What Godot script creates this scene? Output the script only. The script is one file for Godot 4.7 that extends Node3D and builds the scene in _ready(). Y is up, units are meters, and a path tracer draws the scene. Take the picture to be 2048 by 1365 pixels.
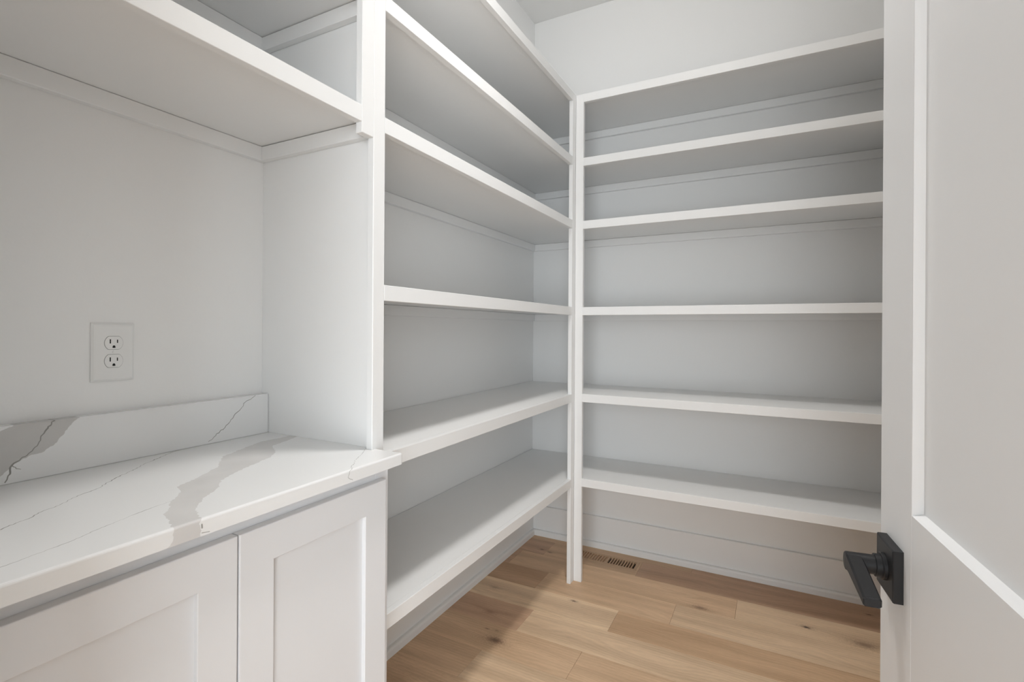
extends Node3D
# A walk-in pantry: built-in shelves in a corner, a counter niche with a base cabinet, an open door with a lever handle.

const H := [2.300, 1.9994, 1.7025, 1.2962, 0.8875, 0.4893]   # tops of the shelf fascias, highest first
const FH := 0.0381      # fascia height
const BT := 0.019       # board thickness
const D1 := 0.4172      # front of the shelves on the wall with the outlet
const D2 := 0.4244      # front of the shelves on the back wall
const RW := 1.80        # wall behind the door
const FW := 2.53        # doorway wall
const CEIL := 2.985
const CT := 0.9048      # top of the counter
const LAMP_AT := Vector3(0.88, 2.985, 1.46)

var white: StandardMaterial3D
var wall_paint: StandardMaterial3D
var ceil_paint: StandardMaterial3D
var door_paint: StandardMaterial3D
var black_metal: StandardMaterial3D
var cabinet_paint: StandardMaterial3D
var plastic: StandardMaterial3D
var dark: StandardMaterial3D
var vent_wood: StandardMaterial3D
var noise := FastNoiseLite.new()


func _ready() -> void:
	# ---- camera
	var f := 1005.7
	var yaw := 0.4805
	var roll := 0.0059
	var r := Vector3(cos(yaw), 0, -sin(yaw))
	var fw := Vector3(-sin(yaw), 0, -cos(yaw))
	var up := Vector3.UP
	var cam := Camera3D.new()
	cam.name = "camera"
	var cx := r * cos(roll) + up * sin(roll)
	var cy := up * cos(roll) - r * sin(roll)
	cam.transform = Transform3D(Basis(cx, cy, -fw), Vector3(1.2548, 1.1913, 2.6752))
	cam.projection = Camera3D.PROJECTION_FRUSTUM
	cam.near = 0.05
	cam.far = 60.0
	cam.size = 2.0 * 0.05 * 682.5 / f
	cam.frustum_offset = Vector2(0, -0.05 * (682.5 - 658.5) / f)
	cam.current = true
	add_child(cam)

	# ---- sky and exposure
	var env := Environment.new()
	env.background_mode = Environment.BG_SKY
	var sky := Sky.new()
	var sm := ProceduralSkyMaterial.new()
	sm.sky_top_color = Color(0.45, 0.62, 0.88)
	sm.sky_horizon_color = Color(0.78, 0.85, 0.92)
	sm.ground_bottom_color = Color(0.4, 0.4, 0.38)
	sm.ground_horizon_color = Color(0.7, 0.74, 0.76)
	sky.sky_material = sm
	env.sky = sky
	env.tonemap_mode = Environment.TONE_MAPPER_LINEAR
	env.tonemap_exposure = 1.04
	env.sdfgi_enabled = true
	env.ssao_enabled = true
	env.ssil_enabled = true
	var we := WorldEnvironment.new()
	we.name = "world_environment"
	we.environment = env
	add_child(we)

	noise.noise_type = FastNoiseLite.TYPE_SIMPLEX_SMOOTH
	noise.seed = 7
	noise.fractal_octaves = 3
	materials()

	# ---- unseen lamps, then the room, then the things
	unseen_ceiling_light("unseen_ceiling_light", LAMP_AT, 0.15, Color(1.0, 0.992, 0.985), 1.80, 0.30, "unseen ceiling lamp out of view above, lights the shelves and the pantry floor")
	unseen_hall_window(Color(0.93, 0.966, 1.0), 12.0)

	room()
	floor_planks()
	shelves_outlet_wall()
	shelves_back_wall()
	upper_shelves()
	base_cabinet()
	countertop()
	outlet()
	floor_vent()
	door()


# ------------------------------------------------------------------ mesh helpers
class MB:
	var v := PackedVector3Array()
	var n := PackedVector3Array()
	var t := PackedVector2Array()
	var uvf = null

	func tri(a: Vector3, b: Vector3, c: Vector3, out: Vector3, na := Vector3.ZERO, nb := Vector3.ZERO, nc := Vector3.ZERO) -> void:
		var nn := (b - a).cross(c - a)
		if nn.length_squared() < 1e-18:
			return
		nn = nn.normalized()
		var flip := nn.dot(out) > 0.0   # counter-clockwise seen from outside: turn it, Godot's fronts are clockwise
		if nn.dot(out) < 0.0:
			nn = -nn
		var p := [a, c, b] if flip else [a, b, c]
		var q := [na, nc, nb] if flip else [na, nb, nc]
		for i in 3:
			v.append(p[i])
			n.append(nn if q[i] == Vector3.ZERO else q[i])
			t.append(uvf.call(p[i], nn) if uvf != null else Vector2(p[i].x + p[i].y * 0.37, p[i].z + p[i].y))

	func quad(a: Vector3, b: Vector3, c: Vector3, d: Vector3, out: Vector3) -> void:
		tri(a, b, c, out)
		tri(a, c, d, out)

	# a box with chamfered edges
	func box(lo: Vector3, hi: Vector3, bev := 0.0012) -> void:
		var e := minf(bev, 0.3 * minf(hi.x - lo.x, minf(hi.y - lo.y, hi.z - lo.z)))
		var P := func(sx: int, sy: int, sz: int, k: int) -> Vector3:   # corner, lying on the face of axis k
			var q := Vector3(hi.x if sx > 0 else lo.x, hi.y if sy > 0 else lo.y, hi.z if sz > 0 else lo.z)
			if k != 0: q.x -= sx * e
			if k != 1: q.y -= sy * e
			if k != 2: q.z -= sz * e
			return q
		for s in [-1, 1]:
			quad(P.call(s, -1, -1, 0), P.call(s, 1, -1, 0), P.call(s, 1, 1, 0), P.call(s, -1, 1, 0), Vector3(s, 0, 0))
			quad(P.call(-1, s, -1, 1), P.call(1, s, -1, 1), P.call(1, s, 1, 1), P.call(-1, s, 1, 1), Vector3(0, s, 0))
			quad(P.call(-1, -1, s, 2), P.call(1, -1, s, 2), P.call(1, 1, s, 2), P.call(-1, 1, s, 2), Vector3(0, 0, s))
		if e <= 0.0:
			return
		for a in [-1, 1]:
			for b in [-1, 1]:
				quad(P.call(a, b, -1, 0), P.call(a, b, 1, 0), P.call(a, b, 1, 1), P.call(a, b, -1, 1), Vector3(a, b, 0))
				quad(P.call(a, -1, b, 0), P.call(a, 1, b, 0), P.call(a, 1, b, 2), P.call(a, -1, b, 2), Vector3(a, 0, b))
				quad(P.call(-1, a, b, 1), P.call(1, a, b, 1), P.call(1, a, b, 2), P.call(-1, a, b, 2), Vector3(0, a, b))
				for c in [-1, 1]:
					tri(P.call(a, b, c, 0), P.call(a, b, c, 1), P.call(a, b, c, 2), Vector3(a, b, c))

	# rings round an axis: profile is [height, radius, height, radius ...]
	func lathe(at: Vector3, axis: Vector3, prof: Array, seg := 32) -> void:
		var u := axis.cross(Vector3(0.31, 0.87, 0.23)).normalized()
		var w := axis.cross(u).normalized()
		for i in range(0, prof.size() - 2, 2):
			var h0: float = prof[i]
			var r0: float = prof[i + 1]
			var h1: float = prof[i + 2]
			var r1: float = prof[i + 3]
			var sl := Vector2(h1 - h0, r0 - r1).normalized()
			for k in seg:
				var a0 := TAU * k / seg
				var a1 := TAU * (k + 1) / seg
				var d0 := u * cos(a0) + w * sin(a0)
				var d1 := u * cos(a1) + w * sin(a1)
				var n0 := (d0 * sl.x + axis * sl.y).normalized()
				var n1 := (d1 * sl.x + axis * sl.y).normalized()
				var p00 := at + axis * h0 + d0 * r0
				var p01 := at + axis * h0 + d1 * r0
				var p10 := at + axis * h1 + d0 * r1
				var p11 := at + axis * h1 + d1 * r1
				tri(p00, p01, p11, n0 + n1, n0, n1, n1)
				tri(p00, p11, p10, n0 + n1, n0, n1, n0)

	# closed loops of the same number of points joined one to the next, capped at both ends
	func loft(loops: Array) -> void:
		var cs := []
		for l in loops:
			var c := Vector3.ZERO
			for q in l: c += q
			cs.append(c / l.size())
		for i in loops.size() - 1:
			var A: Array = loops[i]
			var B: Array = loops[i + 1]
			var m: Vector3 = (cs[i] + cs[i + 1]) * 0.5
			for k in A.size():
				var j := (k + 1) % A.size()
				quad(A[k], A[j], B[j], B[k], (A[k] + A[j] + B[k] + B[j]) * 0.25 - m)
		for e in [0, loops.size() - 1]:
			var L: Array = loops[e]
			var o: Vector3 = cs[e] - cs[1 if e == 0 else loops.size() - 2]
			for k in L.size():
				tri(cs[e], L[k], L[(k + 1) % L.size()], o)

	func mesh() -> ArrayMesh:
		var a := []
		a.resize(Mesh.ARRAY_MAX)
		a[Mesh.ARRAY_VERTEX] = v
		a[Mesh.ARRAY_NORMAL] = n
		a[Mesh.ARRAY_TEX_UV] = t
		var m := ArrayMesh.new()
		m.add_surface_from_arrays(Mesh.PRIMITIVE_TRIANGLES, a)
		return m


func obj(called: String, mb: MB, mat: Material, parent: Node3D = null) -> MeshInstance3D:
	var o := MeshInstance3D.new()
	o.name = called
	o.mesh = mb.mesh()
	o.material_override = mat
	if parent: parent.add_child(o, true)
	else: add_child(o, true)
	return o


func bx(called: String, lo: Vector3, hi: Vector3, mat: Material, parent: Node3D = null, bev := 0.0012) -> MeshInstance3D:
	var mb := MB.new()
	mb.box(lo, hi, bev)
	return obj(called, mb, mat, parent)


func tag(o: Node3D, label: String, category: String, group := "", kind := "") -> Node3D:
	o.set_meta("label", label)
	o.set_meta("category", category)
	if group: o.set_meta("group", group)
	if kind: o.set_meta("kind", kind)
	return o


func thing(called: String, label: String, category: String, at := Vector3.ZERO, kind := "") -> Node3D:
	var o := Node3D.new()
	o.name = called
	add_child(o, true)
	o.position = at
	tag(o, label, category, "", kind)
	return o


# ------------------------------------------------------------------ materials
func paint(c: Color, rough: float, bump := 0.0, freq := 0.02) -> StandardMaterial3D:
	var m := StandardMaterial3D.new()
	m.albedo_color = c
	m.roughness = rough
	if bump > 0.0:
		var nt := NoiseTexture2D.new()
		nt.width = 512
		nt.height = 512
		nt.seamless = true
		nt.as_normal_map = true
		nt.bump_strength = 1.0
		var fn := FastNoiseLite.new()
		fn.seed = 3
		fn.frequency = freq
		fn.fractal_octaves = 3
		nt.noise = fn
		m.normal_enabled = true
		m.normal_texture = nt
		m.normal_scale = bump
		m.uv1_triplanar = true
		m.uv1_world_triplanar = true
		m.uv1_scale = Vector3.ONE * 3.0
	return m


func materials() -> void:
	white = paint(Color(0.96, 0.96, 0.955), 0.42, 0.10, 0.035)
	wall_paint = paint(Color(0.96, 0.959, 0.953), 0.65, 0.16, 0.09)
	ceil_paint = paint(Color(0.96, 0.958, 0.95), 0.9, 0.2, 0.09)
	door_paint = paint(Color(0.925, 0.926, 0.926), 0.38, 0.07, 0.03)
	black_metal = paint(Color(0.125, 0.125, 0.13), 0.45)
	black_metal.metallic_specular = 0.4
	cabinet_paint = paint(Color(0.925, 0.928, 0.934), 0.36, 0.06, 0.03)
	plastic = paint(Color(0.945, 0.945, 0.937), 0.3)
	dark = paint(Color(0.02, 0.018, 0.017), 0.8)
	vent_wood = paint(Color(0.80, 0.67, 0.54), 0.5)


# ------------------------------------------------------------------ the room
func room() -> void:
	tag(bx("wall_left", Vector3(-0.12, 0, -0.12), Vector3(0, CEIL, FW), wall_paint), "white painted wall carrying the electrical outlet, behind the counter", "wall", "", "structure")
	tag(bx("wall_back", Vector3(0, 0, -0.12), Vector3(RW, CEIL, 0), wall_paint), "white painted wall behind the shelves that face the doorway", "wall", "", "structure")
	tag(bx("wall_right", Vector3(RW, 0, -0.12), Vector3(RW + 0.12, CEIL, FW), wall_paint), "white painted wall hidden behind the open door", "wall", "", "structure")
	var x0 := 0.70
	var x1 := 1.492
	var mb := MB.new()
	mb.box(Vector3(-1.6, 0, FW), Vector3(x0, CEIL, FW + 0.12))
	mb.box(Vector3(x1, 0, FW), Vector3(5.0, CEIL, FW + 0.12))
	mb.box(Vector3(x0, 2.455, FW), Vector3(x1, CEIL, FW + 0.12), 0.0)
	tag(obj("wall_front", mb, wall_paint), "white painted wall with the pantry doorway in it", "wall", "", "structure")
	tag(bx("ceiling", Vector3(-1.72, CEIL, -0.12), Vector3(5.12, CEIL + 0.12, 5.4), ceil_paint), "flat white ceiling above the shelves", "ceiling", "", "structure")
	# the unseen hall outside, its white walls bounce light into the pantry
	tag(bx("unseen_wall_hall_left", Vector3(-1.72, 0, FW), Vector3(-1.6, CEIL, 5.4), wall_paint), "unseen white end wall of the hall outside the pantry, bounces light inside", "wall", "", "structure")
	tag(bx("unseen_wall_hall_right", Vector3(5.0, 0, FW), Vector3(5.12, CEIL, 5.4), wall_paint), "unseen white wall at the other end of the hall, bounces light", "wall", "", "structure")
	tag(bx("unseen_wall_hall_back", Vector3(-1.6, 0, 5.30), Vector3(5.0, CEIL, 5.4), wall_paint), "unseen white hall wall facing the pantry doorway, bounces light", "wall", "", "structure")
	# baseboards with a shoe moulding at the floor
	var bl := bx("baseboard_left", Vector3(0, 0, 0), Vector3(0.014, 0.167, 1.742), white, null, 0.002)
	tag(bl, "white baseboard under the shelves on the outlet wall", "baseboard", "", "structure")
	shoe(bl, [Vector3(0.014, 0, 0.033), Vector3(0.014, 0, 1.742)], Vector3(1, 0, 0))
	var bb := bx("baseboard_back", Vector3(0.014, 0, 0), Vector3(RW, 0.167, 0.014), white, null, 0.002)
	tag(bb, "tall white baseboard behind the floor vent", "baseboard", "", "structure")
	shoe(bb, [Vector3(0.014, 0, 0.014), Vector3(RW, 0, 0.014)], Vector3(0, 0, 1))
	var br := bx("baseboard_right", Vector3(RW - 0.014, 0, 0.033), Vector3(RW, 0.167, FW), white, null, 0.002)
	tag(br, "white baseboard of the wall behind the open door", "baseboard", "", "structure")


func shoe(parent: Node3D, ends: Array, out: Vector3) -> void:
	var w := 0.0185
	var h := 0.031
	var loops := []
	for e in ends:
		var l := []
		l.append(e)
		l.append(e + out * w)
		for k in 5:
			var a := PI * 0.5 * k / 4.0
			l.append(e + out * (w - 0.009 + 0.009 * cos(a)) + Vector3.UP * (h - 0.009 + 0.009 * sin(a)))
		l.append(e + Vector3.UP * h)
		loops.append(l)
	var mb := MB.new()
	mb.loft(loops)
	obj("shoe_moulding", mb, white, parent)


# ------------------------------------------------------------------ oak floor
func oak(seed_: int, base: Vector3, lx: float, lz: float, knots: Array, edge := 0.0, W := 1024, HH := 128) -> StandardMaterial3D:
	# base: mean sRGB colour; knots: [u metres along, v metres across, size, dark]; edge: pale sapwood along the sides
	var n1 := FastNoiseLite.new()
	n1.noise_type = FastNoiseLite.TYPE_SIMPLEX
	n1.fractal_type = FastNoiseLite.FRACTAL_NONE
	n1.seed = seed_
	n1.frequency = 1.0
	var data := PackedByteArray()
	data.resize(W * HH * 3)
	var rng := RandomNumberGenerator.new()
	rng.seed = seed_
	var arch := rng.randf_range(-0.3, 0.3) * lx
	var heart := rng.randf_range(0.25, 0.75) * lz
	var k := 0
	for j in HH:
		var z := (j + 0.5) / HH * lz
		for i in W:
			var x := (i + 0.5) / W * lx
			var zz := z
			var dk := 0.0
			for q in knots:
				var dx: float = (x - q[0]) / (q[2] * 2.2)
				var dz: float = (z - q[1]) / q[2]
				var d2 := dx * dx + dz * dz
				zz += 0.022 * exp(-d2 * 0.28) * signf(dz) * minf(1.0, absf(dz) * 1.4) * (q[2] / 0.02)
				var e := d2 * (1.0 + 0.5 * n1.get_noise_2d(x * 90.0, z * 120.0))
				dk += q[3] * (exp(-e * 1.6) + 0.35 * exp(-e * 0.28))
			var warp := n1.get_noise_2d(x * 1.6, zz * 7.0)
			var dd := (zz - heart) + 0.012 * warp
			var ring := sqrt(dd * dd * 1.0 + pow(0.028 * (x - lx * 0.5 - arch), 2.0)) * 150.0 + 1.6 * warp
			var fine := n1.get_noise_2d(x * 9.0, zz * 420.0)
			var pore := n1.get_noise_2d(x * 26.0 + 50.0, zz * 900.0)
			var tone := n1.get_noise_2d(x * 1.1 + 11.0, zz * 14.0)
			var s := 0.018 * sin(ring * TAU * 0.5) + 0.030 * fine + 0.045 * tone
			if pore > 0.35: s -= 0.055 * (pore - 0.35)
			var ed := 0.0
			if edge > 0.0:
				ed = edge * (smoothstep(0.028, 0.012, z + 0.006 * warp) + smoothstep(lz - 0.022, lz - 0.010, z + 0.004 * warp))
			var f := clampf(1.0 - dk, 0.12, 1.0)
			var cr := (base.x * (1.0 + s) + ed) * f
			var cg := (base.y * (1.0 + s * 1.15) + ed * 1.05) * pow(f, 1.12)
			var cb := (base.z * (1.0 + s * 1.3) + ed * 0.95) * pow(f, 1.15)
			data[k] = clampi(int(cr * 255.0), 0, 255)
			data[k + 1] = clampi(int(cg * 255.0), 0, 255)
			data[k + 2] = clampi(int(cb * 255.0), 0, 255)
			k += 3
	var m := StandardMaterial3D.new()
	m.albedo_texture = ImageTexture.create_from_image(Image.create_from_data(W, HH, false, Image.FORMAT_RGB8, data))
	m.roughness = 0.5
	return m


func plank(parent: Node3D, x0: float, x1: float, z0: float, z1: float, mat: Material, hole := Rect2()) -> void:
	var mb := MB.new()
	mb.uvf = func(p: Vector3, _n: Vector3) -> Vector2: return Vector2((p.x - x0) / (x1 - x0), (p.z - z0) / (z1 - z0))
	var g := 0.0003
	if hole.size.x > 0.0:
		var a := hole.position
		var b := hole.end
		mb.box(Vector3(x0 + g, -0.012, z0 + g), Vector3(x1 - g, 0, a.y), 0.0003)
		mb.box(Vector3(x0 + g, -0.012, b.y), Vector3(x1 - g, 0, z1 - g), 0.0003)
		mb.box(Vector3(x0 + g, -0.012, a.y), Vector3(a.x, 0, b.y), 0.0)
		mb.box(Vector3(b.x, -0.012, a.y), Vector3(x1 - g, 0, b.y), 0.0)
	else:
		mb.box(Vector3(x0 + g, -0.012, z0 + g), Vector3(x1 - g, 0, z1 - g), 0.0005)
	obj("plank", mb, mat, parent)


func floor_planks() -> void:
	var fl := thing("floor", "wide light oak plank floor under and between the shelves", "floor", Vector3.ZERO, "structure")
	var under := paint(Color(0.42, 0.30, 0.21), 0.8)
	bx("subfloor", Vector3(-1.72, -0.12, -0.12), Vector3(5.12, -0.012, 5.4), under, fl, 0.0)
	var hall := paint(Color(0.80, 0.67, 0.54), 0.5)
	bx("hall_flooring", Vector3(-1.6, -0.012, FW + 0.02), Vector3(5.0, 0, 5.28), hall, fl, 0.0)
	var light := Vector3(0.868, 0.752, 0.622)
	var tan_ := Vector3(0.842, 0.712, 0.578)
	var mid := Vector3(0.800, 0.665, 0.530)
	var pink := Vector3(0.785, 0.645, 0.530)
	var brown := Vector3(0.770, 0.630, 0.500)
	# rows away from the back wall: [z0, z1, [x0, x1, colour, knots, edge] ...]
	var rows := [
		[0.0, 0.0775, [[0.0, 0.9, tan_, [], 0.0], [0.9, RW, pink, [], 0.0]]],
		[0.0775, 0.2425, [[0.0, 0.18, pink, [[0.15, 0.11, 0.005, 0.3]], 0.0], [0.18, 0.665, tan_, [[0.02, 0.122, 0.005, 0.3]], 0.0], [0.665, RW, pink, [[0.95, 0.03, 0.004, 0.4]], 0.0]]],
		[0.2425, 0.4085, [[0.0, 0.06, pink, [], 0.0], [0.06, 1.117, tan_, [[0.92, 0.145, 0.014, 0.22]], 0.0], [1.117, RW, light, [[0.259, 0.093, 0.0055, 0.62], [0.45, 0.12, 0.02, 0.22]], 0.025]]],
		[0.4085, 0.5745, [[0.0, 0.284, brown, [], 0.0], [0.284, 0.885, tan_, [], 0.02], [0.885, RW, light, [], 0.0]]],
		[0.5745, 0.7385, [[0.0, 0.678, light, [[0.483, 0.018, 0.005, 0.42], [0.12, 0.08, 0.012, 0.12]], 0.055], [0.678, RW, mid, [], 0.0]]],
		[0.7385, 0.9045, [[0.0, 0.357, pink, [[0.2, 0.10, 0.014, 0.12]], 0.0], [0.357, RW, light, [], 0.015]]],
		[0.9045, 1.0695, [[0.0, 0.632, tan_, [[0.317, 0.092, 0.0155, 0.33], [0.25, 0.042, 0.003, 0.3], [0.29, 0.036, 0.004, 0.14]], 0.0], [0.632, RW, tan_, [], 0.0]]],
		[1.0695, 1.2345, [[0.0, 0.30, tan_, [], 0.0], [0.30, 1.2, light, [], 0.0], [1.2, RW, tan_, [], 0.0]]],
	]
	var sd := 11
	for rw in rows:
		for q in rw[2]:
			var hole := Rect2()
			if rw[0] == 0.0775 and q[0] == 0.18:
				hole = Rect2(0.334, 0.0885, 0.320, 0.096)
			plank(fl, q[0], q[1], rw[0], rw[1], oak(sd, q[2], q[1] - q[0], rw[1] - rw[0], q[3], q[4], 1024 if q[1] - q[0] > 0.4 else 512, 128), hole)
			sd += 1
	# the rows nearer the doorway, out of the picture
	var rest := [oak(90, tan_, 1.0, 0.165, [], 0.0, 512, 64), oak(91, light, 1.0, 0.165, [], 0.0, 512, 64), oak(92, pink, 1.0, 0.165, [], 0.0, 512, 64)]
	var z := 1.2345
	var i := 0
	while z < FW + 0.02:
		var z1 := minf(z + 0.165, FW + 0.02)
		var xs := [0.0, fposmod(0.37 + i * 0.61, 1.1) + 0.3, RW]
		for k in 2:
			plank(fl, xs[k], xs[k + 1], z, z1, rest[(i + k * 2) % 3])
		z = z1
		i += 1


# ------------------------------------------------------------------ built-in shelves
func shelf(parent: Node3D, top: float, board: Array, fascia: Array, cleats: Array, crack := 0.0006) -> void:
	# board, fascia: x0, x1, z0, z1; cleats: the same, each under the board against a wall
	var mb := MB.new()
	for i in range(0, board.size(), 4):
		mb.box(Vector3(board[i], top - BT, board[i + 2]), Vector3(board[i + 1], top, board[i + 3]), 0.0)
	var b := obj("shelf", mb, white, parent)
	bx("fascia", Vector3(fascia[0], top - FH, fascia[2]), Vector3(fascia[1], top, fascia[3]), white, b, 0.0008)
	for c in cleats:
		bx("cleat", Vector3(c[0], top - BT - 0.0385, c[2]), Vector3(c[1], top - BT - (crack if c[1] - c[0] > 0.1 else 0.0007), c[3]), white, b, 0.001)


func shelves_outlet_wall() -> void:
	var t := thing("built_in_shelving", "white built-in shelving of six deep shelves between the counter niche and the room corner", "shelving")
	for k in 6:
		shelf(t, H[k], [0.0024, D1 - BT, 0.0016, 1.7425, D1 - BT, D1, 0.0016, D2 - BT], [D1 - BT, D1, D2 + 0.0396, 1.7382],
			[[0.0, BT, BT, 1.7425], [0.0, D1, 0.0, BT], [BT, D1 - BT - 0.002, 1.7235, 1.7425]])
	bx("end_panel", Vector3(0, 0, 1.743), Vector3(D1 - BT, H[0], 1.7617), white, t, 0.0008)
	bx("stile", Vector3(D1 - BT, 0, 1.7382), Vector3(D1, H[0], 1.7777), white, t, 0.0015)
	bx("corner_post", Vector3(D1 - BT, 0, D2), Vector3(D1, H[0], D2 + 0.0396), white, t, 0.0012)


func shelves_back_wall() -> void:
	var t := thing("built_in_shelving", "white built-in shelving of six long shelves on the back wall above the floor vent", "shelving")
	for k in 6:
		shelf(t, H[k], [D1, RW, 0.0016, D2 - BT], [D1 + 0.0382, RW - 0.0382, D2 - BT, D2],
			[[D1, RW, 0.0, BT], [RW - BT, RW, BT, D2 - BT - 0.002]])
	bx("corner_post", Vector3(D1, 0, D2 - BT), Vector3(D1 + 0.0382, H[0], D2), white, t, 0.0012)
	bx("stile", Vector3(RW - 0.0382, 0, D2 - BT), Vector3(RW, H[0], D2), white, t, 0.0012)


func upper_shelves() -> void:
	var t := thing("overhead_shelving", "white open shelves hung over the counter niche, above the outlet", "shelving")
	for k in 3:
		shelf(t, H[k], [0.0014, D1 - BT, 1.7622, FW], [D1 - BT, D1, 1.8160, FW],
			[[0.0, BT, 1.7622, FW], [BT, D1 - BT - 0.002, 1.7622, 1.7812]], 0.0018)
	bx("stile", Vector3(D1 - BT, 1.640, 1.7777), Vector3(D1, H[0], 1.8160), white, t, 0.0012)


# ------------------------------------------------------------------ cabinet, counter
func base_cabinet() -> void:
	var t := thing("base_cabinet", "white base cabinet with recessed panel doors under the stone counter", "cabinet")
	var fx := 0.4486
	bx("body", Vector3(0.0, 0.09, 1.7795), Vector3(fx - BT, CT - 0.0275, FW), cabinet_paint, t)
	bx("toe_kick", Vector3(0.02, 0, 1.7795), Vector3(fx - 0.09, 0.09, FW), cabinet_paint, t)
	var mb := MB.new()
	mb.box(Vector3(fx - BT, 0.09, 1.757), Vector3(fx, CT - 0.0274, 1.80))
	mb.box(Vector3(fx - BT, 0.80, 1.80), Vector3(fx, CT - 0.0274, FW), 0.0)
	mb.box(Vector3(fx - BT, 0.09, 1.80), Vector3(fx, 0.135, FW), 0.0)
	obj("face_frame", mb, cabinet_paint, t)
	for k in 2:
		var z0: float = [1.7845, 2.1445][k]
		var z1: float = [2.1415, 2.4995][k]
		var xb := fx + 0.0005
		var xf := fx + 0.0195
		var y0 := 0.105
		var y1 := 0.8450
		var s := 0.0655
		var d := MB.new()
		# one frame: an outer and an inner rectangle, chamfered, joined front to back
		var ring := [[0.0, xb, true], [0.0, xf - 0.002, true], [0.0006, xf - 0.0006, true], [0.002, xf, true], [s - 0.0010, xf, true], [s, xf - 0.0010, true], [s, xb + 0.002, true]]
		var rect := func(ins: float, x: float) -> Array:
			return [Vector3(x, y0 + ins, z0 + ins), Vector3(x, y1 - ins, z0 + ins), Vector3(x, y1 - ins, z1 - ins), Vector3(x, y0 + ins, z1 - ins)]
		var mid := Vector3(xf, (y0 + y1) * 0.5, (z0 + z1) * 0.5)
		for i in ring.size() - 1:
			var A: Array = rect.call(ring[i][0], ring[i][1])
			var B: Array = rect.call(ring[i + 1][0], ring[i + 1][1])
			for c in 4:
				var e := (c + 1) % 4
				var away: Vector3 = (A[c] + A[e]) * 0.5 - mid
				away.x = 0.0
				away = away.normalized() * (1.0 if i < 3 else -1.0) * (0.02 if i == 3 else 1.0)
				d.quad(A[c], A[e], B[e], B[c], away + Vector3(0.5 if i < 5 and i > 0 else 0.01, 0, 0))
		var o := obj("cabinet_door", d, cabinet_paint, t)
		bx("door_panel", Vector3(xb + 0.002, y0 + s - 0.008, z0 + s - 0.008), Vector3(xf - 0.0095, y1 - s + 0.008, z1 - s + 0.008), cabinet_paint, o, 0.0)


func vec2s(a: Array) -> PackedVector2Array:
	var o := PackedVector2Array()
	for i in range(0, a.size(), 2):
		o.append(Vector2(a[i], a[i + 1]))
	return o


func ragged(poly: PackedVector2Array, amp: float, step: float, closed: bool) -> PackedVector2Array:
	var o := PackedVector2Array()
	var m := poly.size() if closed else poly.size() - 1
	for i in m:
		var a := poly[i]
		var b := poly[(i + 1) % poly.size()]
		var c := maxi(1, int(a.distance_to(b) / step))
		var nn := (b - a).normalized().orthogonal()
		for k in c:
			var q := a.lerp(b, float(k) / c)
			o.append(q + nn * amp * (noise.get_noise_2d(q.x * 9000.0, q.y * 9000.0) + 0.7 * noise.get_noise_2d(q.x * 2600.0, q.y * 2600.0)))
	if not closed: o.append(poly[poly.size() - 1])
	return o


func stone(o: Vector2, size: Vector2, W: int, HH: int, bands: Array, veins: Array) -> StandardMaterial3D:
	# o, size: the rectangle, in metres, that the picture covers; bands: [outline, colour]; veins: [points, width, colour, strength]
	var im := Image.create(W, HH, false, Image.FORMAT_RGB8)
	var base := Color(0.945, 0.944, 0.938)
	im.fill(base)
	var sx := size.x / W
	var sy := size.y / HH
	for b in bands:
		var pg: PackedVector2Array = b[0]
		var lo := Vector2(1e9, 1e9)
		var hi := Vector2(-1e9, -1e9)
		for q in pg:
			lo = lo.min(q)
			hi = hi.max(q)
		for j in range(maxi(0, int((lo.y - o.y) / sy)), mini(HH, int((hi.y - o.y) / sy) + 2)):
			for i in range(maxi(0, int((lo.x - o.x) / sx)), mini(W, int((hi.x - o.x) / sx) + 2)):
				var q := o + Vector2((i + 0.5) * sx, (j + 0.5) * sy)
				if Geometry2D.is_point_in_polygon(q, pg):
					var c: Color = b[1]
					im.set_pixel(i, j, c * (1.0 + 0.03 * noise.get_noise_2d(q.x * 900.0, q.y * 900.0)))
	for vn in veins:
		var pts: PackedVector2Array = vn[0]
		for i in pts.size() - 1:
			var a := pts[i]
			var b := pts[i + 1]
			var c := maxi(1, int(a.distance_to(b) / (sx * 0.6)))
			for k in c:
				var q := a.lerp(b, float(k) / c)
				var wd: float = vn[1] * (0.65 + 0.9 * maxf(0.0, noise.get_noise_2d(q.x * 1500.0, q.y * 1500.0) + 0.25))
				var rx := int(ceil(wd / sx)) + 1
				for jj in range(-rx, rx + 1):
					for ii in range(-rx, rx + 1):
						var px := int((q.x - o.x) / sx) + ii
						var py := int((q.y - o.y) / sy) + jj
						if px < 0 or py < 0 or px >= W or py >= HH: continue
						var e := Vector2((px + 0.5) * sx, (py + 0.5) * sy).distance_to(q - o) / wd
						if e < 1.0:
							var was := im.get_pixel(px, py)
							var aim := was.lerp(vn[2], vn[3] * (1.0 - e * e))
							if aim.r < was.r: im.set_pixel(px, py, aim)
	var m := StandardMaterial3D.new()
	m.albedo_texture = ImageTexture.create_from_image(im)
	m.roughness = 0.16
	return m


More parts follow.
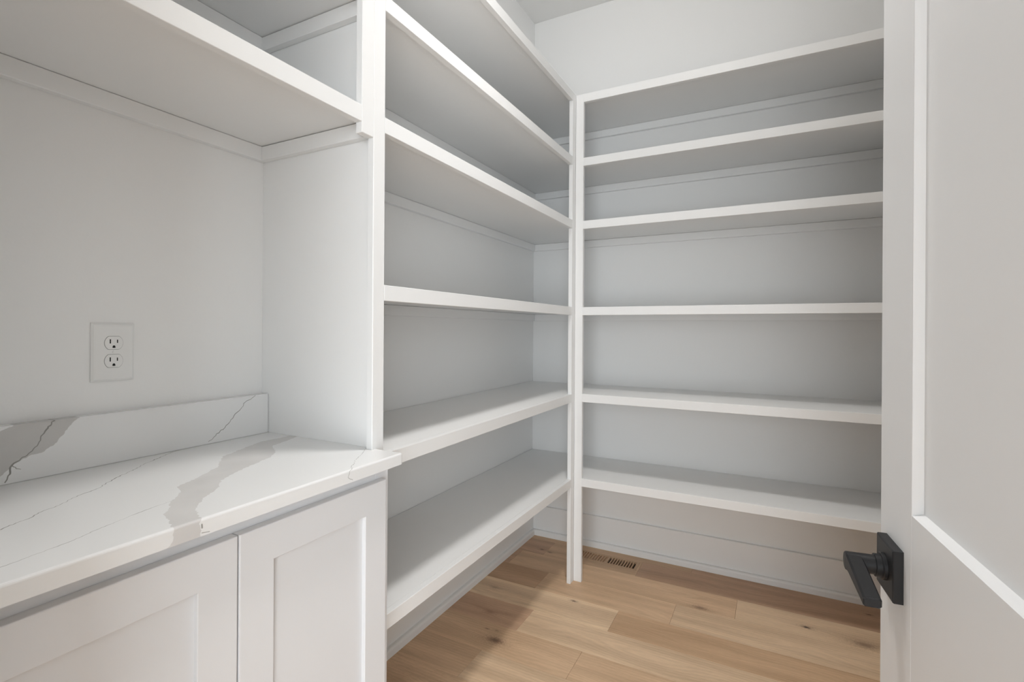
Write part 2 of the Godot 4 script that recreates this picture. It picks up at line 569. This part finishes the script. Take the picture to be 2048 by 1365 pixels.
func countertop() -> void:
	var gray := Color(0.86, 0.851, 0.842)
	var line := Color(0.60, 0.59, 0.57)
	var z0 := 1.7634
	var z1 := FW
	var xf := 0.4976
	var low := CT - 0.0272
	# unrolled: u = z, v = x on top, then down the front edge
	var vfun := func(p: Vector3) -> float: return p.x if p.y > CT - 0.001 else xf + (CT - p.y)
	var band := [1.750, 0.135, 1.767, 0.119, 1.849, 0.114, 1.982, 0.172, 2.041, 0.245, 2.109, 0.288, 2.153, 0.306, 2.159, 0.329, 2.175, 0.354, 2.198, 0.374, 2.216, 0.398, 2.226, 0.416, 2.243, 0.436, 2.250, 0.464, 2.261, 0.490, 2.261, 0.516, 2.263, 0.519, 2.272, 0.524, 2.285, 0.528, 2.225, 0.528, 2.223, 0.515, 2.226, 0.505, 2.220, 0.488, 2.212, 0.468, 2.206, 0.453, 2.188, 0.431, 2.167, 0.410, 2.142, 0.393, 2.125, 0.379, 2.094, 0.341, 2.050, 0.315, 1.997, 0.294, 1.938, 0.270, 1.903, 0.243, 1.862, 0.178, 1.809, 0.163, 1.753, 0.139]
	var v1 := [2.53, 0.36, 2.45, 0.322, 2.380, 0.292, 2.361, 0.281, 2.345, 0.272, 2.318, 0.251, 2.298, 0.243, 2.278, 0.226, 2.253, 0.209, 2.226, 0.197, 2.193, 0.165, 2.162, 0.140, 2.135, 0.122, 2.096, 0.087, 2.062, 0.068, 2.017, 0.037, 1.974, 0.019]
	var v2 := [2.53, 0.49, 2.426, 0.441, 2.411, 0.440, 2.380, 0.431, 2.353, 0.426, 2.321, 0.411, 2.288, 0.400, 2.244, 0.385, 2.195, 0.376]
	var v3 := [1.770, 0.39, 1.782, 0.400, 1.813, 0.423, 1.829, 0.430, 1.851, 0.443, 1.885, 0.467, 1.904, 0.480, 1.925, 0.499, 1.93, 0.510, 1.918, 0.520]
	var v4 := [2.222, 0.506, 2.2215, 0.512]
	var v5 := [2.222, 0.519, 2.210, 0.521]
	var mt := stone(Vector2(1.75, 0.0), Vector2(0.80, 0.54), 1600, 1080,
		[[ragged(vec2s(band), 0.0032, 0.0018, true), gray]],
		[[ragged(vec2s(v1), 0.0028, 0.003, false), 0.0009, line, 0.6], [ragged(vec2s(v2), 0.002, 0.003, false), 0.0007, line, 0.35], [ragged(vec2s(v3), 0.003, 0.003, false), 0.0008, line, 0.3],
		[vec2s(v4), 0.0012, line, 0.6], [vec2s(v5), 0.0007, line, 0.5]])
	var mb := MB.new()
	mb.uvf = func(p: Vector3, _n: Vector3) -> Vector2: return Vector2((p.z - 1.75) / 0.80, float(vfun.call(p)) / 0.54)
	# outline seen from above (x, z), notched round the shelf stile; drawn in again for the eased top edge
	var outline := func(ins: float) -> Array:
		var o := []
		o.append(Vector2(0.0005, z1))
		o.append(Vector2(0.0005, 1.7622))
		o.append(Vector2(D1 - BT - 0.001, 1.7622))
		o.append(Vector2(D1 - BT - 0.001, 1.7785))
		o.append(Vector2(D1 + 0.0006, 1.7785))
		o.append(Vector2(D1 + 0.0006, z0 + ins))
		for k in 6:
			var a := -PI * 0.5 + PI * 0.5 * k / 5.0
			o.append(Vector2(xf - 0.005 + (0.005 - ins) * cos(a), z0 + 0.005 + (0.005 - ins) * sin(a)))
		o.append(Vector2(xf - ins, z1))
		return o
	var lv := [[0.0, low + 0.001], [0.0, CT - 0.004], [0.0004, CT - 0.0022], [0.0014, CT - 0.0008], [0.0034, CT]]
	for i in lv.size() - 1:
		var A: Array = outline.call(lv[i][0])
		var B: Array = outline.call(lv[i + 1][0])
		for k in A.size() - 1:
			var d: Vector2 = A[k + 1] - A[k]
			var out := Vector3(-d.y, 0.3, d.x)
			if k == 0: out = Vector3(-1, 0.3, 0)
			elif k == 1 or k == 5: out = Vector3(0, 0.3, -1)
			elif k == 2: out = Vector3(-1, 0.3, 0)
			elif k == 3: out = Vector3(0, 0.3, -1)
			elif k == 4: out = Vector3(-1, 0.3, 0)
			else: out = Vector3(d.y, 0.3, -d.x)
			mb.quad(Vector3(A[k].x, lv[i][1], A[k].y), Vector3(A[k + 1].x, lv[i][1], A[k + 1].y), Vector3(B[k + 1].x, lv[i + 1][1], B[k + 1].y), Vector3(B[k].x, lv[i + 1][1], B[k].y), out)
	for side in [[lv[4][0], CT, 1.0], [0.0, low + 0.001, -1.0]]:
		var A: Array = outline.call(side[0])
		var pg := PackedVector2Array(A)
		var ix := Geometry2D.triangulate_polygon(pg)
		for k in range(0, ix.size(), 3):
			mb.tri(Vector3(pg[ix[k]].x, side[1], pg[ix[k]].y), Vector3(pg[ix[k + 1]].x, side[1], pg[ix[k + 1]].y), Vector3(pg[ix[k + 2]].x, side[1], pg[ix[k + 2]].y), Vector3(0, side[2], 0))
	tag(obj("countertop", mb, mt), "white quartz countertop with a broad grey band and thin veins on the base cabinet", "countertop")

	# the upstand against the wall
	var patch := [2.53, 0.985, 2.40, 0.990, 2.318, 1.000, 2.301, 1.002, 2.292, 1.006, 2.279, 1.012, 2.228, 1.013, 2.183, 1.012, 2.194, 1.003, 2.200, 0.996, 2.207, 0.985, 2.219, 0.971, 2.223, 0.964, 2.236, 0.956, 2.244, 0.951, 2.257, 0.952, 2.265, 0.948, 2.282, 0.938, 2.289, 0.933, 2.300, 0.921, 2.311, 0.909, 2.326, 0.899, 2.53, 0.899]
	var b1 := [2.223, 1.010, 2.227, 1.007, 2.235, 0.994, 2.243, 0.983, 2.250, 0.967, 2.256, 0.958, 2.269, 0.948, 2.284, 0.938, 2.287, 0.930, 2.291, 0.914, 2.294, 0.909]
	var b2 := [1.801, 1.010, 1.832, 0.994, 1.840, 0.981, 1.853, 0.974, 1.865, 0.960, 1.883, 0.941, 1.904, 0.927, 1.918, 0.914, 1.927, 0.911]
	var b3 := [2.284, 0.938, 2.279, 0.930, 2.272, 0.928]
	var ms := stone(Vector2(1.75, 0.90), Vector2(0.80, 0.12), 1600, 240,
		[[ragged(vec2s(patch), 0.0022, 0.002, true), Color(0.80, 0.792, 0.78)]],
		[[ragged(vec2s(b1), 0.003, 0.003, false), 0.0015, Color(0.58, 0.57, 0.55), 0.75], [ragged(vec2s(b2), 0.0028, 0.003, false), 0.0010, line, 0.7], [ragged(vec2s(b3), 0.002, 0.003, false), 0.0008, line, 0.7]])
	var sb := MB.new()
	sb.uvf = func(p: Vector3, _n: Vector3) -> Vector2: return Vector2((p.z - 1.75) / 0.80, (p.y - 0.90) / 0.12)
	sb.box(Vector3(0.0004, CT, 1.7624), Vector3(0.0289, 1.0103, FW), 0.0015)
	tag(obj("backsplash", sb, ms), "low white quartz backsplash strip below the outlet with a grey patch", "backsplash")


# ------------------------------------------------------------------ outlet
func outlet() -> void:
	var t := thing("wall_outlet", "white duplex electrical outlet with an oversized cover plate above the counter", "outlet", Vector3(0, 1.1375, 2.1165))
	var hw := 0.0395
	var hh := 0.062
	var loops := []
	for q in [[0.0003, 0.0], [0.0022, 0.0], [0.0050, 0.0045], [0.0058, 0.0075]]:
		loops.append([Vector3(q[0], -hh + q[1], -hw + q[1]), Vector3(q[0], hh - q[1], -hw + q[1]), Vector3(q[0], hh - q[1], hw - q[1]), Vector3(q[0], -hh + q[1], hw - q[1])])
	var mb := MB.new()
	mb.loft(loops)
	obj("cover_plate", mb, plastic, t)
	for s in [-1, 1]:
		var c := Vector3(0, s * 0.0192, 0)
		# a dark gap, then the face of the receptacle
		var face := func(r: float, h: float, x0: float, x1: float) -> MB:
			var m := MB.new()
			var ls := []
			for x in [x0, x1]:
				var l := []
				for k in 40:
					var a := TAU * k / 40.0
					l.append(c + Vector3(x, clampf(r * sin(a), -h, h), r * cos(a)))
				ls.append(l)
			m.loft(ls)
			return m
		var gap := obj("gap", face.call(0.0174, 0.0144, 0.0050, 0.0060), paint(Color(0.45, 0.45, 0.44), 0.8), t)
		gap.name = "receptacle_rim"
		var o := obj("receptacle", face.call(0.0168, 0.0138, 0.0050, 0.0068), plastic, t)
		# seen from the room z runs to the left, so the longer (neutral) slot stands at +z
		bx("slot", c + Vector3(0.0060, -0.0012, 0.0056), c + Vector3(0.00690, 0.0078, 0.0078), dark, o, 0.0)
		bx("slot", c + Vector3(0.0060, -0.0002, -0.0074), c + Vector3(0.00690, 0.0068, -0.0054), dark, o, 0.0)
		var g := MB.new()
		var l0 := []
		var l1 := []
		for k in 12:
			var a := PI * k / 11.0
			l0.append(c + Vector3(0.0060, -0.0083 + 0.0030 * sin(a), 0.0027 * cos(a)))
			l1.append(c + Vector3(0.0069, -0.0083 + 0.0030 * sin(a), 0.0027 * cos(a)))
		for l in [l0, l1]:
			var x: float = l[0].x
			l.append(c + Vector3(x, -0.0106, -0.0027))
			l.append(c + Vector3(x, -0.0106, 0.0027))
		g.loft([l0, l1])
		obj("ground_hole", g, dark, o)
	var sc := MB.new()
	sc.lathe(Vector3(0.0056, 0, 0), Vector3(1, 0, 0), [0.0, 0.0027, 0.0008, 0.0025, 0.0012, 0.0016, 0.0013, 0.0], 16)
	obj("screw", sc, plastic, t)


# ------------------------------------------------------------------ floor vent
func floor_vent() -> void:
	var t := thing("floor_vent", "flush oak floor vent with rows of slots beside the corner post", "vent", Vector3(0.334, 0, 0.0885))
	var W := 0.320
	var D := 0.096
	var a0 := 0.014
	var b0 := 0.0105
	var fr := MB.new()
	var hi := 0.0004
	fr.box(Vector3(0.0006, -0.011, 0.0006), Vector3(W - 0.0006, hi, b0), 0.0005)
	fr.box(Vector3(0.0006, -0.011, D - 0.0125), Vector3(W - 0.0006, hi, D - 0.0006), 0.0005)
	fr.box(Vector3(0.0006, -0.011, b0), Vector3(a0, hi, D - 0.0125), 0.0003)
	fr.box(Vector3(0.1585, -0.011, b0), Vector3(0.1690, hi, D - 0.0125), 0.0003)
	fr.box(Vector3(W - a0, -0.011, b0), Vector3(W - 0.0006, hi, D - 0.0125), 0.0003)
	obj("frame", fr, vent_wood, t)
	var shared: ArrayMesh = null
	for g in 2:
		var x0: float = [a0, 0.1690][g]
		var x1: float = [0.1585, W - a0][g]
		var pitch := (x1 - x0) / 10.0
		for k in range(1, 10):
			if shared == null:
				var mb := MB.new()
				mb.box(Vector3(-0.0029, -0.010, b0), Vector3(0.0029, hi, D - 0.0125), 0.0004)
				shared = mb.mesh()
			var o := MeshInstance3D.new()
			o.name = "slat"
			o.mesh = shared
			o.material_override = vent_wood
			o.position.x = x0 + pitch * k
			t.add_child(o, true)
	bx("damper", Vector3(a0 - 0.002, -0.0109, b0 - 0.002), Vector3(0.1600, -0.0060, D - 0.0105), vent_wood, t, 0.0)
	bx("dark_duct_sheet", Vector3(0.1660, -0.0118, b0 - 0.002), Vector3(W - 0.010, -0.0090, D - 0.0105), dark, t, 0.0)  # near-black sheet close under the slots, paints the shade inside the duct


# ------------------------------------------------------------------ the door
func door() -> void:
	var hd := Vector3(0.105, 0, 0.9945).normalized()
	var t := thing("door_1", "white panelled pantry door standing open with a black lever handle", "door", Vector3(1.3912, 0, 1.7938), "structure")
	t.basis = Basis(hd, Vector3.UP, hd.cross(Vector3.UP))
	# here x runs from the free edge to the hinges, y up, z out of the face that is seen
	var TH := 0.035
	var WD := 0.711
	var y0 := 0.012
	var y1 := 2.436
	var s := 0.1185
	bx("door_stile", Vector3(0, y0, -TH), Vector3(s, y1, 0), door_paint, t, 0.0018)
	bx("door_stile", Vector3(WD - s, y0, -TH), Vector3(WD, y1, 0), door_paint, t, 0.0018)
	var rails := [[y0, 0.235], [0.66, 0.968], [2.318, y1]]
	for q in rails:
		bx("door_rail", Vector3(s - 0.0001, q[0], -TH), Vector3(WD - s + 0.0001, q[1], 0), door_paint, t, 0.0)
	for q in [[0.235, 0.66], [0.968, 2.318]]:
		bx("door_panel", Vector3(s, q[0], -TH + 0.0105), Vector3(WD - s, q[1], -0.0105), door_paint, t, 0.0)
		var mo := MB.new()
		for sd in [0.0, -TH]:
			var zi: float = -0.0106 if sd == 0.0 else -TH + 0.0106
			var k := 0.0048
			var A := [Vector3(s, q[0], sd), Vector3(WD - s, q[0], sd), Vector3(WD - s, q[1], sd), Vector3(s, q[1], sd)]
			var B := [Vector3(s + k, q[0] + k, zi), Vector3(WD - s - k, q[0] + k, zi), Vector3(WD - s - k, q[1] - k, zi), Vector3(s + k, q[1] - k, zi)]
			var mid := Vector3(WD * 0.5, (q[0] + q[1]) * 0.5, sd)
			for i in 4:
				var j := (i + 1) % 4
				mo.quad(A[i], A[j], B[j], B[i], mid - (A[i] + A[j]) * 0.5 + Vector3(0, 0, 0.1 if sd == 0.0 else -0.1))
		obj("panel_moulding", mo, door_paint, t)
	# the handle: rosette, collars, neck, lever, on both faces
	for side in [1.0, -1.0]:
		var hnd := Node3D.new()
		hnd.name = "lever_handle"
		t.add_child(hnd, true)
		hnd.position = Vector3(0.0597, 0.8795, 0.0 if side > 0.0 else -TH)
		hnd.set_meta("label", "matte black lever on a square plate")
		var ax := Vector3(0, 0, side)
		var ro := MB.new()
		var loops := []
		for q in [[0.0, 0.0], [0.0100, 0.0], [0.0112, 0.0006], [0.0117, 0.0018]]:
			var e: float = 0.0331 - q[1]
			loops.append([Vector3(-e, -e, q[0] * side), Vector3(e, -e, q[0] * side), Vector3(e, e, q[0] * side), Vector3(-e, e, q[0] * side)])
		ro.loft(loops)
		obj("rosette", ro, black_metal, hnd)
		var co := MB.new()
		co.lathe(Vector3.ZERO, ax, [0.0115, 0.0172, 0.0150, 0.0172, 0.0162, 0.0162, 0.0162, 0.0146, 0.0225, 0.0146, 0.0230, 0.0140, 0.0230, 0.0], 40)
		obj("collar", co, black_metal, hnd)
		var ne := MB.new()
		ne.lathe(Vector3.ZERO, ax, [0.0225, 0.0124, 0.0545, 0.0122, 0.0558, 0.0112, 0.0562, 0.0], 40)
		obj("neck", ne, black_metal, hnd)
		var lv := MB.new()
		var ls := []
		for q in [[0.0, -0.0100, 0.0118], [0.020, -0.0105, 0.0080], [0.055, -0.0143, 0.0005], [0.0866, -0.0178, -0.0062], [0.0882, -0.0170, -0.0072]]:
			var l := []
			var z0 := 0.0368
			var z1 := 0.0560
			var c := 0.0022
			if q[0] > 0.088:
				z0 += 0.0012
				z1 -= 0.0012
			for w in [[z0 + c, q[1]], [z1 - c, q[1]], [z1, q[1] + c], [z1, q[2] - c], [z1 - c, q[2]], [z0 + c, q[2]], [z0, q[2] - c], [z0, q[1] + c]]:
				l.append(Vector3(q[0], w[1], w[0] * side))
			ls.append(l)
		lv.loft(ls)
		obj("lever", lv, black_metal, hnd)


# ------------------------------------------------------------------ unseen lamps
func glowing(col: Color, strength: float) -> StandardMaterial3D:
	var glow := StandardMaterial3D.new()
	glow.albedo_color = Color(0.95, 0.95, 0.93)
	glow.roughness = 0.4
	glow.emission_enabled = true
	glow.emission = col
	glow.emission_energy_multiplier = strength
	return glow


func unseen_ceiling_light(called: String, at: Vector3, rad: float, col: Color, down: float, around: float, label: String) -> void:  # lamp out of view, its form and strength set to light shelves and floor
	var t := thing(called, label, "ceiling lamp", at)
	var base := MB.new()
	base.lathe(Vector3.ZERO, Vector3.DOWN, [0.0, rad * 1.06, 0.016, rad * 1.06, 0.022, rad * 1.0, 0.022, 0.0], 48)
	obj("lamp_base", base, white, t)
	var prof := [0.0222, 0.0, 0.0222, rad * 0.96]
	for k in range(1, 13):
		var a := PI * 0.5 * k / 12.0
		prof.append(0.0222 + 0.085 * sin(a))
		prof.append(rad * 0.96 * cos(a))
	var sh := MB.new()
	sh.lathe(Vector3.ZERO, Vector3.DOWN, prof, 48)
	obj("lamp_shade", sh, glowing(col, 1.3), t)
	var o := OmniLight3D.new()
	var sp := SpotLight3D.new()
	for l: Light3D in [o, sp]:
		l.light_color = col
		l.light_size = 0.13
		l.shadow_enabled = true
		l.position = Vector3(0, -0.060, 0)
		t.add_child(l, true)
	o.name = "lamp_bulb"
	o.light_energy = around
	o.omni_range = 12.0
	o.omni_attenuation = 2.0
	sp.name = "lamp_down_cone"  # extra downward cone in the unseen lamp, lights the low shelves and counter
	sp.light_energy = down
	sp.spot_angle = 50.0
	sp.spot_angle_attenuation = 1.0
	sp.spot_range = 12.0
	sp.spot_attenuation = 2.0
	sp.rotation.x = -PI / 2


func unseen_hall_window(col: Color, energy: float) -> void:  # window out of view, sized and placed to light the pantry from the doorway
	var t := thing("window_1", "unseen bright hall window out of view, lights the pantry through the doorway", "window", Vector3(2.6, 0.05, 5.30), "structure")
	var W := 3.2
	var HH := 2.2
	for q in [[-W / 2 - 0.07, -0.07, W / 2 + 0.07, 0.0], [-W / 2 - 0.07, HH, W / 2 + 0.07, HH + 0.07], [-W / 2 - 0.07, 0.0, -W / 2, HH], [W / 2, 0.0, W / 2 + 0.07, HH], [-0.03, 0.0, 0.03, HH]]:
		bx("window_frame", Vector3(q[0], q[1], -0.04), Vector3(q[2], q[3], 0.0), white, t)
	for k in 2:
		var x: float = [-W / 2, 0.03][k]
		bx("glowing_pane", Vector3(x, 0, -0.012), Vector3(x + W / 2 - 0.03, HH, -0.004), glowing(col, 1.0), t, 0.0)  # the panes themselves glow, with the area light in front of them
	var l := AreaLight3D.new()
	l.name = "unseen_window_light"
	l.light_color = col
	l.light_energy = energy
	l.area_size = Vector2(W, HH)
	l.area_range = 15.0
	l.area_attenuation = 2.0
	l.shadow_enabled = true
	l.position = Vector3(0, HH / 2, -0.045)
	t.add_child(l, true)
